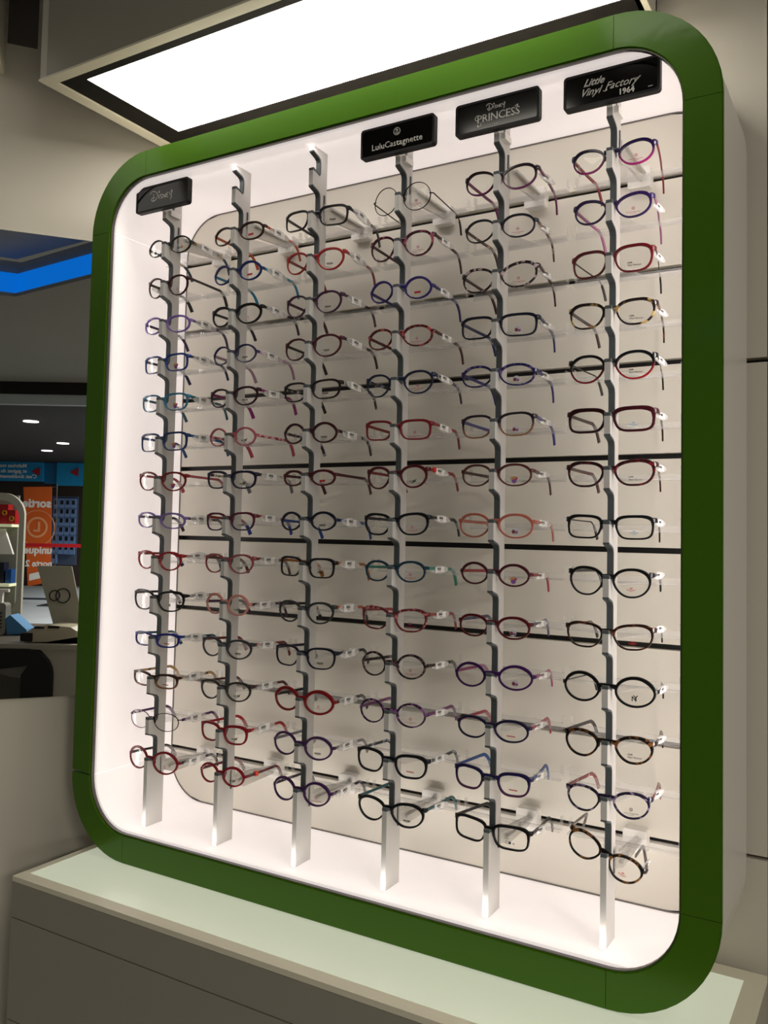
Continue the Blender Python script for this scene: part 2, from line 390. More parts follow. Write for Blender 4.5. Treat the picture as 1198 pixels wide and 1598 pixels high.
# ================================================================ CABINET UNDER THE CASE
ZC = -B - .004; CX0, CX1, CY0, CY1 = -.33, 15.57, -1.785, YB-.03
cab = thing('base_cabinet', 'grey drawer cabinet with a frosted glass top under the green framed case', 'cabinet', ((CX0+CX1)/2, (CY0+CY1)/2, -ZF))
mb = MB(); mb.box(CX0, CX1, CY0+.06, CY1, -ZF, ZC-.12); part('carcass', mb, M_grey, cab)
mb = MB(); mb.ring([(CX0, CY0), (CX1, CY0), (CX1, CY1), (CX0, CY1)], [(CX0+.22, CY0+.3), (CX1-.36, CY0+.3), (CX1-.36, CY1-.4), (CX0+.22, CY1-.4)], XY, ZC-.12, ZC-.005); part('top_rim', mb, M_cream, cab)
mb = MB(); mb.prism([(CX0+.22, CY0+.3), (CX1-.36, CY0+.3), (CX1-.36, CY1-.4), (CX0+.22, CY1-.4)], XY, ZC-.11, ZC); part('glass_inset', mb, M_glass_top, cab)
mb = MB(); zz = ZC-.13
for a, b in ((zz, -1.6), (-1.63, -3.9), (-3.93, -6.9), (-6.93, -11.2)): mb = MB(); mb.box(CX0, CX1, CY0+.0, CY0+.08, b+.0, a); part('drawer_front', mb, M_grey, cab)
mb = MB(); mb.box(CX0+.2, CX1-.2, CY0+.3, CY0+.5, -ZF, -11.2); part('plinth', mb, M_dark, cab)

# ================================================================ CANOPY
ZK = 18.35; KX0, KX1, KY0 = -.52, 13.4, -1.79
can = thing('light_canopy', 'deep grey ceiling canopy with a bright white light panel above the case', 'canopy light', ((KX0+KX1)/2, .5, ZK))
mb = MB(); mb.box(KX0, KX1, KY0+.05, YB-.01, ZK+.6, ZK+7.3); mb.box(KX0, KX0+.24, KY0, YB-.01, ZK+.05, ZK+7.3); mb.box(KX1-.24, KX1, KY0, YB-.01, ZK+.05, ZK+7.3); mb.box(KX0, KX1, YB-.1, YB-.01, ZK+.13, ZK+.7); part('housing', mb, M_wall, can)
mb = MB(); mb.box(KX0+.26, KX1-.26, KY0-.02, KY0+.12, ZK+.04, ZK+7.3); part('fascia', mb, M_grey, can)
mb = MB(); mb.ring([(KX0, KY0-.04), (KX1, KY0-.04), (KX1, YB-.02), (KX0, YB-.02)], [(KX0+.34, KY0+.24), (KX1-.12, KY0+.24), (KX1-.12, YB-.03), (KX0+.34, YB-.03)], XY, ZK, ZK+.05); part('trim_frame', mb, M_cream, can)
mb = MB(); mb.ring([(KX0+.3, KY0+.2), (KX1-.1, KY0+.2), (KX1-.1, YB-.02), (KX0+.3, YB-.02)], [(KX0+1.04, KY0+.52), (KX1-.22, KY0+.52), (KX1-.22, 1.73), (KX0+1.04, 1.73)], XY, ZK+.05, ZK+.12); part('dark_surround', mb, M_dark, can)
mb = MB(); mb.box(KX0+1.02, KX1-.2, KY0+.5, 1.75, ZK+.07, ZK+.11); part('light_panel', mb, M_canopy, can, label='bright white light panel')

# ================================================================ ROOM
ANG = math.radians(40); P0 = Vector((-.72, YB)); dW = Vector((-math.sin(ANG), -math.cos(ANG))); nW = Vector((math.cos(ANG), -math.sin(ANG)))
def WP(s_, h, off=0): return (P0.x+dW.x*s_+nW.x*off, P0.y+dW.y*s_+nW.y*off, h)
WF = lambda u, v, t: WP(u, v, t)
mb = MB(); YW = YB+.2
for a, b in ((-ZF, 1.34), (1.42, 10.98), (11.08, 27)): mb.box(-1.2, 15.545, YW, YW+.3, a, b)
for a, b in ((-ZF, 1.34), (1.42, 10.98), (11.08, 27)): mb.box(15.59, 40, YW, YW+.3, a, b)
# the wall face sits level with the cabinet back; hollow behind the case
wb = struct('wall_back', mb, M_wall)
mb = MB(); mb.box(-1.2, 40, YW+.3, YW+.36, -ZF, 27); struct('wall_back_core', mb, M_black)['label'] = 'black gaps between the wall panels'
mb = MB(); mb.prism([(-.3, -ZF), (24, -ZF), (24, 26), (-.3, 26)], WF, 0, -.4); struct('wall_left', mb, M_wall)
mb = MB(); mb.prism([(-60, -60), (90, -60), (90, 20), (-60, 20)], XY, -ZF-.3, -ZF); struct('floor', mb, mat('shop_floor_tile', '#9a948a', .35))
# wall mirror
MM = bpy.data.materials.new('mirror_glass'); MM.use_nodes = True; b_ = MM.node_tree.nodes['Principled BSDF']
b_.inputs['Base Color'].default_value = (.74, .75, .75, 1); b_.inputs['Metallic'].default_value = 1; b_.inputs['Roughness'].default_value = 0
mb = MB(); mb.prism([(1.0, 2.83), (15, 2.83), (15, 15.52), (1.0, 15.52)], WF, .004, .06); o = part('wall_mirror', mb, MM)
tag(o, 'large wall mirror left of the case reflecting the shop', 'mirror')
mb = MB(); mb.prism([(3.68, 20.75), (4.43, 20.75), (4.43, 26), (3.68, 26)], WF, .004, .05); o = part('wall_panel', mb, mat('dark_panel', '#4a4239', .5)); tag(o, 'dark upright wall panel at top left beside the canopy', 'wall panel')
nb = thing('wall_light_box', 'white canopy box corner at the upper left edge of the picture', 'wall light box', WP(9, 19.85, 1.5))
mb = MB(); mb.prism([(4.47, 20.1), (15, 20.1), (15, 25.9), (4.47, 25.9)], WF, .0, 3.0); part('housing', mb, M_wall, nb)
mb = MB(); mb.prism([(4.47, 19.85), (15, 19.85), (15, 20.1), (4.47, 20.1)], WF, 0, .25); mb.prism([(4.47, 19.85), (15, 19.85), (15, 20.1), (4.47, 20.1)], WF, 2.75, 3.0); mb.prism([(4.47, 19.85), (4.75, 19.85), (4.75, 20.1), (4.47, 20.1)], WF, .25, 2.75); part('trim', mb, M_cream, nb)
mb = MB(); mb.prism([(5.2, 19.95), (14.5, 19.95), (14.5, 20.09), (5.2, 20.09)], WF, .4, 2.6); part('light_panel', mb, mat('soft_canopy_diffuser', '#ffffff', .5, emit=(1, .95, .85, 1), estr=1.0), nb)

# ================================================================ EYEGLASSES
# half width, lens width, lens height (mm) per rod, top row first
DIM = [
    [(57,48,34),(53,45,40),(60,54,34),(59,58,34),(61,54,34),(63,58,36),(62,56,37),(64,60,31),(58,55,36),(67,63,39),(60,63,27),(59,58,28),(64,56,34),(65,56,42)],
    [(61,52,34),(59,48,36),(61,57,38),(53,50,34),(58,53,35),(56,45,34),(58,53,33),(58,50,33),(58,51,35),(52,46,38),(60,55,35),(60,52,35),(57,52,34),(52,46,35)],
    [(67,54,36),(62,51,39),(60,50,39),(62,54,39),(62,55,34),(58,48,36),(57,48,28),(60,48,33),(59,49,34),(59,51,37),(63,53,36),(63,56,41),(62,52,39),(60,50,40)],
    [(57,48,47),(60,50,42),(60,47,37),(63,52,35),(64,50,38),(62,53,33),(58,47,37),(61,53,36),(58,50,34),(61,54,37),(61,49,39),(62,49,38),(66,54,37),(63,56,38)],
    [(61,59,38),(59,52,36),(63,57,39),(64,57,35),(62,56,34),(61,54,36),(59,54,34),(62,54,37),(58,48,34),(59,50,34),(64,52,37),(59,54,33),(62,49,35),(63,56,35)],
    [(61,50,36),(58,50,36),(60,53,40),(63,53,38),(63,54,41),(64,59,36),(64,55,37),(63,52,34),(60,52,41),(63,54,36),(67,55,42),(64,51,38),(60,49,36),(56,48,36)]]
# shape, front, temples, rim mm, print, tag side ('r','l',''), what it looks like
ST = [[
 ('round','#20241f','t:#1f4a50,#8a6a2a,60',2.0,'blob','r','dark green round glasses with patterned teal arms'),
 ('panto','#3d1118','t:#15100f,#3a3330,90',2.3,'rosy','l','burgundy panto glasses with black speckled arms'),
 ('oval','x:#8f70c0','#4a3560',2.6,'','r','lilac translucent oval glasses with dark purple arms'),
 ('rect','x:#2a4590','#1c2650',2.4,'crest','r','blue rectangular glasses with navy arms'),
 ('sq','x:#3f86a8','#2f6474',2.4,'crest','r','light teal-blue squarish glasses with teal arms'),
 ('rect','#173065','#22508e',2.6,'crest','r','dark blue rectangular glasses with blue arms'),
 ('panto','#7d1a1c','x:#b85a64',2.6,'crest','','red panto glasses with translucent pink arms'),
 ('oval','x:#8a74b8','#3a3038',2.6,'','r','lilac flat oval glasses with dark grey arms'),
 ('panto','x:#a5262a','#8a2026',2.8,'','r','bright red glasses with red arms and navy tips'),
 ('way','#0d0d0f','#1a1416',2.8,'B','r','glossy black squarish glasses with a B on the lens'),
 ('flat','#232a80','t:#0f5a70,#101a30,80',3.0,'redtext','r','cobalt blue narrow glasses with teal patterned arms'),
 ('flat','g:#3a2015,#8a5a35','t:#c0a070,#1f1612,90',3.0,'redtext','r','brown narrow glasses with leopard patterned arms'),
 ('oval','m:#4a2440','#5a3066',1.2,'','r','thin metal purple oval glasses, second from bottom'),
 ('round','#7d1420','#221a1e',3.0,'rosy','r','crimson round glasses with dark grey arms')],
[
 ('oval','#35170f','#c0522a',2.6,'redbox','r','dark brown oval glasses with orange arms'),
 ('round','#1b2a68','#1583a8',3.0,'redbox','r','blue round glasses with turquoise arms'),
 ('panto','#0c0b0d','#2a1a2e',3.4,'rosy','r','thick black panto glasses with dark purple arms'),
 ('round','g:#241c50,#5a5a70','x:#b890a8',2.2,'dark','r','navy purple round glasses with pale pink tips'),
 ('panto','#320e1c','#8e2468',2.6,'dark','r','dark maroon glasses with magenta arms'),
 ('round','x:#b8606c','t:#a03a4c,#d8a0a8,70',2.4,'moss','','pink translucent round glasses with pink arms'),
 ('sq','#1a1834','t:#d8d0c8,#4a1a22,80',3.0,'moss','r','navy squarish glasses with white patterned arms'),
 ('sq','g:#5a1528,#241a48','#8f2028',2.6,'moss','r','burgundy squarish glasses with red arms'),
 ('panto','x:#9a4a50','#5a3a2a',2.4,'moss','r','rose and olive glasses with brown arms'),
 ('round','x:#cf8a80','#4a2440',3.0,'moss','r','pale peach round glasses with thin purple arms'),
 ('panto','#3e3c42','#7a1e22',2.8,'dark','r','slate grey panto glasses with red arms'),
 ('panto','#38332f','#5a2a30',2.8,'moss','r','brownish grey panto glasses with burgundy arms'),
 ('sq','#8e1420','#b02a30',3.2,'moss','r','red squarish glasses with bright red arms'),
 ('round','x:#8e1626','t:#6a1420,#2a1014,80',3.0,'moss','','crimson round glasses with an orange clip on the arm')],
[
 ('rect','#150d18','#201a24',2.4,'dark','r','black rectangular glasses, red inner arm'),
 ('panto','#b02a28','#8e2430',2.6,'dark','r','coral red glasses with red arms'),
 ('panto','#46203e','t:#4a2030,#20141c,90',2.4,'dark','r','plum glasses with plum patterned arms'),
 ('panto','#4e1220','#221418',2.4,'dark','r','burgundy glasses with near-black arms'),
 ('sq','#1e1212','t:#1a1416,#c8c0b8,90',2.4,'dark','r','black-brown glasses with black and white arms'),
 ('round','#3e1018','t:#2a1420,#8a8088,120',3.0,'dark','r','dark wine round glasses with grey patterned arms'),
 ('oval','#521018','#4a101a',3.0,'redbox','','wine red small oval glasses without a tag'),
 ('round','#10142a','#2a4a9a',3.0,'dark','r','black navy round glasses with blue arms'),
 ('rect','#16121a','#b06a20',2.6,'dark','r','black square glasses with orange inside arms'),
 ('panto','#34383a','t:#1a1416,#b05020,60',2.8,'dark','r','charcoal grey glasses with black and orange arms'),
 ('sq','#14142a','#282434',2.4,'dark','r','black navy squarish glasses with dark arms'),
 ('round','#8e1018','#1a1418',4.0,'rosy','r','thick bright red round glasses'),
 ('round','#4a2658','#8a8890',3.0,'dark','r','purple round glasses with silver grey arms'),
 ('round','#421c52','t:#1a1020,#7a6a88,110',3.2,'lulu','r','dark purple round glasses with zebra arms')],
[
 ('round','m:#2a2220','m:#4a3a2e',1.2,'lulu','','thin wire round glasses'),
 ('panto','t:#4a1024,#9a4a60,150','#3e1018',2.6,'lulu','r','magenta tortoise glasses with wine arms'),
 ('round','#2c2078','#2e2470',2.6,'redbox','r','indigo round glasses with indigo arms'),
 ('oval','t:#5a1016,#b04a48,150','#5a1a22',2.6,'lulu','r','red tortoise oval glasses with wine arms'),
 ('panto','#1e2844','t:#28283c,#8a88a8,120',2.4,'lulu','r','dark blue glasses with speckled grey arms'),
 ('rect','#8e1220','#9a2028',2.6,'lulu','r','red rectangular glasses with red arms'),
 ('panto','#5e0e1a','#a03a40',3.0,'moss','r','maroon glasses with a red arm ornament'),
 ('way','#0e0f1a','#2a2a34',3.0,'lulu','r','black wide rounded glasses with dark arms'),
 ('oval','#123c54','#4aa090',2.6,'lulu','r','petrol blue oval glasses with sea green tips'),
 ('way','t:#7a2a34,#c06a6a,120','#b04a50',2.8,'lulu','r','pink tortoise glasses with pink arms'),
 ('round','t:#1e1016,#6a4a4c,170','#2a1a1c',2.6,'lulu','r','dark tortoise round glasses with brown arms'),
 ('round','t:#3a1440,#8a5a90,150','#8a4a80',2.4,'lulu','r','purple tortoise round glasses'),
 ('sq','#0f1018','t:#2a3040,#8a90a0,110',3.2,'redtext','r','black squarish glasses with blue grey arms'),
 ('panto','#0a0e10','#2f6a70',3.0,'dark','r','black glasses with teal arms')],
[
 ('cat','g:#2e0c22,#6e1e5a','#8e2468',2.6,'','r','burgundy purple upswept glasses with magenta arms'),
 ('oval','#16142a','t:#5a3034,#b09080,90',2.2,'lulu','r','dark navy oval glasses with brown patterned arms'),
 ('cat','t:#2a1a22,#c8b0b4,110','#4a1a24',2.6,'lulu','r','black and lilac tortoise glasses with wine arms'),
 ('rect','#10152e','#20286a',2.6,'disc','r','navy rectangular glasses with navy arms'),
 ('oval','t:#2a2468,#6a5a98,120','#3e3a88',2.6,'disc','r','indigo marbled oval glasses with lilac arms'),
 ('sq','g:#2e1a30,#9a6a4a','#5a50a0',2.4,'disc','r','brown and purple squarish glasses with violet tips'),
 ('oval','#6a2e2c','#5a3430',2.4,'princess','r','rosy brown oval glasses with brown arms'),
 ('oval','x:#c06a5a','x:#c06a5a',2.6,'disc','r','peach pink oval glasses with peach arms'),
 ('round','#5a1422','#c84048',2.8,'princess','r','burgundy oval glasses with coral red arms'),
 ('oval','#6e0f1c','#5a5a78',2.8,'disc','r','dark red oval glasses with grey blue arms'),
 ('round','#4a1466','#b84a88',3.0,'disc','r','bright purple round glasses with pink arms'),
 ('oval','#241a48','#c84a68',2.8,'redtext','r','dark indigo oval glasses with pink arms'),
 ('sq','g:#231a5a,#5a2a50','#2a60b0',3.2,'redtext','r','indigo squarish glasses with bright blue arms'),
 ('rect','#0a090b','#1a1816',2.8,'mark','r','black rectangular glasses with black arms')],
[
 ('cat','g:#2a1450,#b01e78','#b83a44',2.8,'lulu','l','purple to magenta upswept glasses with coral arms'),
 ('cat','#3c1e68','x:#c070a0',2.8,'lulu','r','purple upswept glasses with pale pink arms'),
 ('sq','#80101e','m:#3a3436',2.8,'lvf','r','red squarish glasses with thin dark metal arms'),
 ('way','t:#2a160e,#c0a060,85','t:#3a160e,#8a3a20,85',2.8,'lvf','r','tortoise and cream glasses with tortoise arms'),
 ('panto','g:#0c0a0c,#9a1420','m:#3a3434',2.8,'lvf','r','black to red glasses with thin metal arms'),
 ('rect','#4a0e1a','#4a141c',3.8,'lines','r','thick burgundy rectangular glasses with burgundy arms'),
 ('way','t:#3a0c12,#6a1418,150','t:#5a1016,#2a100e,100',3.2,'lvf','r','dark maroon rectangular glasses with reddish arms'),
 ('rect','#0a0b10','m:#3a3434',2.8,'lines','r','black rectangular glasses with thin dark arms'),
 ('panto','#070708','#2a2a2c',2.8,'linesr','r','glossy black large round glasses with grey arms'),
 ('way','t:#2e120a,#6a3418,130','m:#6a5a44',2.6,'linesr','r','brown tortoise squared glasses with metal arms'),
 ('round','#060606','m:#5a5a5a',3.2,'ny','r','largest black round glasses, interlocked letters on the lens'),
 ('panto','t:#140c08,#7a4a20,110','t:#1a1210,#4a3020,90',3.2,'lvf','r','black and amber tortoise round glasses'),
 ('panto','t:#241c40,#9a8aa8,130','t:#a83a48,#d8a0a0,90',2.6,'luludk','r','purple speckled glasses with pink patterned arms'),
 ('panto','t:#120c08,#8a5a28,110','#8a8078',2.8,'linesr','r','crooked hanging dark tortoise glasses')]]
MM_ = .001
def outline(shape, a, b, n=44):
    pw, taper, lift, topflat = {'round': (2.0, .0, .0, 0), 'oval': (2.25, .03, .02, 0), 'panto': (2.25, .09, .05, 0), 'rect': (3.6, .05, .05, .1), 'sq': (3.0, .07, .05, .1),
                       'way': (2.7, .10, .10, .1), 'cat': (2.3, .07, .20, 0), 'flat': (2.9, .08, .10, .15)}[shape]
    pts = []
    for i in range(n):
        t = 2*math.pi*i/n; c, s_ = math.cos(t), math.sin(t)
        x = a*math.copysign(abs(c)**(2/pw), c); z = b*math.copysign(abs(s_)**(2/pw), s_)
        x *= 1+taper*z/b
        z += lift*b*(x/a)*(.5+.5*max(-.3, z/b))
        if x < 0 and z < 0 and shape in ('panto', 'sq', 'way', 'rect', 'cat', 'oval'): x *= 1-.16*min(1, -z/b)
        if x > 0 and z < 0 and shape in ('panto', 'sq', 'way', 'cat'): x *= 1-.05*min(1, -z/b)
        pts.append((x, z))
    return pts
def front_mesh(dim, st):
    hw, lw, lh = dim; shape = st[0]; metal = st[1].startswith('m:'); rt = st[3]*(1 if metal else 1.12)
    a = (lw/2)*.97; xo = hw-2.2 if not metal else hw-4
    a = min(a*1.02, (xo-5.0)/2); cx = xo-a; b = lh/2
    dt = 1.3 if metal else 3.4
    zc = -b*(.15 if shape == 'round' else .30)
    wrap = lambda x: 7.0*(x/60.0)**2
    mb = MB(); outs = {}
    for sgn in (1, -1):
        o = outline(shape, a, b); n = len(o); sec = []
        for i, (x, z) in enumerate(o):
            p, q = o[i-1], o[(i+1) % n]; d = math.hypot(q[0]-p[0], q[1]-p[1]) or 1
            nx, nz = (q[1]-p[1])/d, -(q[0]-p[0])/d
            k = rt*(.82+.42*max(0, z/b)+.9*max(0, x/a-.3)*max(0, z/b)+.35*max(0, -x/a-.3)*max(0, z/b+.3)) if not metal else rt
            inn = (x-nx*k, z-nz*k); sec.append(((x, z), inn))
        v = []
        for (ox, oz), (ix, iz) in sec:
            for (ux, uz, yy) in ((ox, oz, -.28), (ox*.93+ix*.07, oz*.93+iz*.07, -.5), (ox*.15+ix*.85, oz*.15+iz*.85, -.5), (ix, iz, -.3), (ix, iz, .4), (ox, oz, .5)):
                X_ = sgn*(cx+ux); v.append((X_, wrap(cx+ux)+yy*dt, zc+uz))
        f = []
        for i in range(n):
            for j in range(6): f.append((i*6+j, i*6+(j+1) % 6, ((i+1) % n)*6+(j+1) % 6, ((i+1) % n)*6+j))
        mb.add(v, f); outs[sgn] = [(sgn*(cx+i_[0]), zc+i_[1]) for _, i_ in sec]
    # bridge
    zb = zc+b*(.30 if shape != 'round' else .15)+1.2; xb = cx-a
    arcp = []
    for i in range(9):
        u = -1+2*i/8; arcp.append(((u*(xb+1.4), wrap(0)-(0 if metal else 0), zb+1.2*(1-u*u)-.2*(u*u)), 1, 1+.35*u*u))
    bw = (1.0, 1.0) if metal else (dt*.48, 2.6)
    mb.sweep(arcp, [(-bw[0], -bw[1]*.7), (-bw[0], bw[1]*.7), (-bw[0]*.6, bw[1]), (bw[0]*.6, bw[1]), (bw[0], bw[1]*.7), (bw[0], -bw[1]*.7), (bw[0]*.6, -bw[1]), (-bw[0]*.6, -bw[1])])
    # end pieces
    zh = zc+b*{'round': .12, 'oval': .35, 'flat': .6}.get(shape, .58)
    for sgn in (1, -1):
        h = 1.0 if metal else (3.9 if shape in ('way', 'cat', 'panto', 'sq', 'rect') else 3.1)
        xe = cx+a*.90
        pth = [((sgn*xe, wrap(xe)-.2, zh), 1, 1), ((sgn*(hw-1.6), wrap(hw)+.0, zh+.3), 1, .95), ((sgn*(hw-.3), wrap(hw)+1.8, zh+.2), 1, .85), ((sgn*hw, wrap(hw)+5, zh), 1, .75)]
        w_ = .7 if metal else 1.5
        mb.sweep(pth, [(-w_, -h*.8), (-w_, h*.8), (-w_*.6, h), (w_*.6, h), (w_, h*.8), (w_, -h*.8), (w_*.6, -h), (-w_*.6, -h)])
        # nose pads
        mb.sweep([((sgn*(xb+1.0), wrap(xb)+dt*.4, zb-3), 1, 1), ((sgn*(xb+.2), wrap(xb)+dt*.5+2.6, zb-6), 1, 1.2), ((sgn*(xb+1.4), wrap(xb)+dt*.5+2, zb-10), .6, .8)], [(-.8, -1.2), (-.8, 1.2), (.8, 1.2), (.8, -1.2)])
    hinge = (hw-.4, wrap(hw)+4, zh)
    return mb, outs, wrap, cx, zc, a, b, hinge
MMF = lambda v: Vector((v[0]*MM_, v[1]*MM_, v[2]*MM_))
def lens_mb(pts, wrap):
    mb = MB(); n = len(pts); mb.add([(x, wrap(abs(x))-.5, z) for x, z in pts]+[(x, wrap(abs(x))+.6, z) for x, z in pts], [tuple(range(n)), tuple(range(n, 2*n))]+[(i, (i+1) % n, n+(i+1) % n, n+i) for i in range(n)]); return mb
M_tag = mat('white_tag_paper', '#f2f0ec', .5); M_ink = mat('tag_ink', '#1c1a1c', .5)
M_pink = mat('pink_print', '#a8325e', .5); M_inkk = mat('black_print', '#151315', .5); M_redp = mat('red_print', '#a81c24', .5); M_moss = mat('moss_print', '#4a5420', .5); M_violet = mat('violet_print', '#7a4a90', .5); M_sky = mat('sky_print', '#4a7a98', .5); M_amber = mat('amber_print', '#b08040', .5)
PRINTS = {}
def print_mesh(kind):
    """small printed marks on the demo lens, about 0.2 mm thick, local mm around the lens' lower middle"""
    if kind in PRINTS: return PRINTS[kind]
    mb = MB(); mats = [M_inkk]; F = lambda u, v, t: (u, t, v)
    def tx(t, size, x, z, mi=0, **kw):
        v, f = text_mb(t, size, .08, **kw); mb.add([(x+p, c, z+q) for p, q, c in v], f, mi)
    if kind in ('lulu', 'luludk'):
        mats = [M_pink if kind == 'lulu' else M_inkk]; tx('LuluCastagnette', 3.0, 0, -2.5)
        mb.ring(arc(0, 2.6, 2.3, 0, 360, 16), arc(0, 2.6, 1.6, 0, 360, 16), F, -.1, .1, closed=False); mb.disc((0, 2.5), .8, F, -.1, .1, 8); mb.box(-5, 5, -.1, .1, -5.2, -4.9)
    elif kind == 'lvf':
        tx('Little', 3.2, -5, 2.0, shear=.5, bold=.1); tx('Vinyl Factory', 3.6, 1, -1.8, shear=.5, bold=.05)
    elif kind == 'ny':
        tx('N', 9.5, -.8, -.4, bold=.2); tx('Y', 10.5, 1.0, .4, bold=.2)
    elif kind == 'B': tx('B', 7, 0, 1, bold=.2)
    elif kind == 'redbox': mats = [M_redp]; mb.prism([(-5.5, -2), (5.5, -1.2), (5.5, 2.4), (-5.5, 1.6)], F, -.1, .1)
    elif kind == 'redtext': mats = [M_redp]; [mb.box(x, x+1.4, -.1, .1, -1-.05*x, .9-.05*x) for x in (-6, -4.2, -2.4, -.6, 1.2, 3, 4.8)]
    elif kind == 'moss':
        mats = [M_moss, M_inkk]; [mb.box(x, x+1.2, -.1, .1, -.8, 1.0, 0) for x in (-7, -5.4, -3.8, -2.2)]
        stroke(mb, [(0, 2.5), (1, -1), (2.3, 1.8), (3.4, -1), (4.6, 2.8), (6, 3)], 1.1, F, -.1, .1, 1); mb.box(-2.5, 1, -.1, .1, -2.6, -1.8, 1)
    elif kind == 'dark':
        for x in (-4.5, -1.6, 1.6, 4.4): mb.ring(arc(x, 0, 1.6, 0, 360, 12), arc(x, 0, .7, 0, 360, 12), F, -.1, .1, closed=False)
        mb.box(-2, 3, -.1, .1, -2.6, -2.2)
    elif kind == 'rosy': mats = [M_pink]; mb.ring(arc(0, 2, 2, 0, 360, 14), arc(0, 2, 1.3, 0, 360, 14), F, -.1, .1, closed=False); mb.box(-4, 4, -.1, .1, -1.5, -1.0)
    elif kind == 'blob': mats = [M_sky, M_amber]; mb.prism(rrect(-6, 0, -2, 3, 1, 3), F, -.1, .1, 0); mb.disc((4, 1), 3, F, -.1, .1, 10, 1)
    elif kind in ('crest', 'princess'):
        mats = [M_violet, M_amber, M_pink]; mb.disc((0, -1.5), 4, F, -.1, .0, 14, 0); mb.disc((-3.4, 1.8), 2.2, F, -.15, .05, 10, 1); mb.disc((3.4, 1.8), 2.2, F, -.15, .05, 10, 2); mb.disc((0, 2.8), 2.2, F, -.2, .1, 10, 1)
    elif kind == 'disc': mats = [M_violet, M_amber, mat('brown_print', '#6a2e2a', .5), mat('pale_print', '#b8b4bc', .5)]; mb.disc((0, 0), 5.2, F, -.1, .0, 18, 3); mb.disc((-2.2, -.6), 2.8, F, -.16, .05, 12, 2); mb.disc((2.4, -1.5), 2.0, F, -.16, .05, 12, 0)
    elif kind == 'mark': mb.ring(rrect(-7, 1.5, -1.4, 2.2, 1, 3), rrect(-6.6, 1.1, -1.0, 1.8, .8, 3), F, -.1, .1); mb.prism(rrect(-2, 1.5, -1.4, 2.2, 1, 3), F, -.1, .1); tx('N.', 3.6, 5.5, 0, bold=.1)
    elif kind in ('lines', 'linesr'):
        mats = [M_sky if kind == 'lines' else M_redp]; mb.prism(rrect(-2, 2, 1.2, 2.4, .5, 2), F, -.1, .1); [mb.box(x, x+.9, -.1, .1, -1, 0) for x in (-6, -4.8, -3.6, -2.0, -.8, .4, 2, 3.2, 4.6)]; mb.box(-3, 3, -.1, .1, -2.4, -1.9)
    else: PRINTS[kind] = None; return None
    PRINTS[kind] = mesh_from('lens_print', mb, mats, MMF, recentre=False)[0]; return PRINTS[kind]
# shared tag meshes: almond sleeve with a printed paper label, lying flat against the arm (local: along y, facing x)
mb = MB(); mb.prism([(30*math.cos(t)*1.0, 8.5*math.sin(t)*(1-.25*abs(math.cos(t)))) for t in [2*math.pi*i/24 for i in range(24)]], lambda u, v, t: (t, u, v), -.4, 1.6)
SLEEVE, _ = mesh_from('price_tag', mb, M_sleeve, MMF, recentre=False)
mb = MB(); mb.box(1.7, 2.0, -16, 14, -5.6, 5.6, 0)
random.seed(3); yy = -10
while yy < 3:
    wv = random.choice((.5, .9, 1.4)); mb.box(2.0, 2.12, yy, yy+wv, -.4, 4.4, 1); yy += wv+random.choice((.5, .8))
for q in (-6, -3, 0): mb.box(2.0, 2.12, q, q+2, -3, -1.8, 1)
LABEL, _ = mesh_from('label', mb, [M_tag, M_ink], MMF, recentre=False)
def inst(name, me, parent, loc=(0, 0, 0), rot=(0, 0, 0)):
    o = bpy.data.objects.new(name, me); col.objects.link(o); o.parent = parent; o.location = loc; o.rotation_euler = rot; WL[o.name] = Vector((0, 0, 0)); return o
rnd = random.Random(11)
TIPS = {(0, 8): '#1c2a5a', (1, 7): '#1c3a9a', (1, 6): '#7a7a80', (3, 8): '#2fa890', (0, 1): '#1a1416', (1, 4): '#9a2a78', (2, 8): '#b06a20', (4, 5): '#4a44a8', (0, 6): 'x:#c8606a', (1, 5): 'x:#c04a60'}
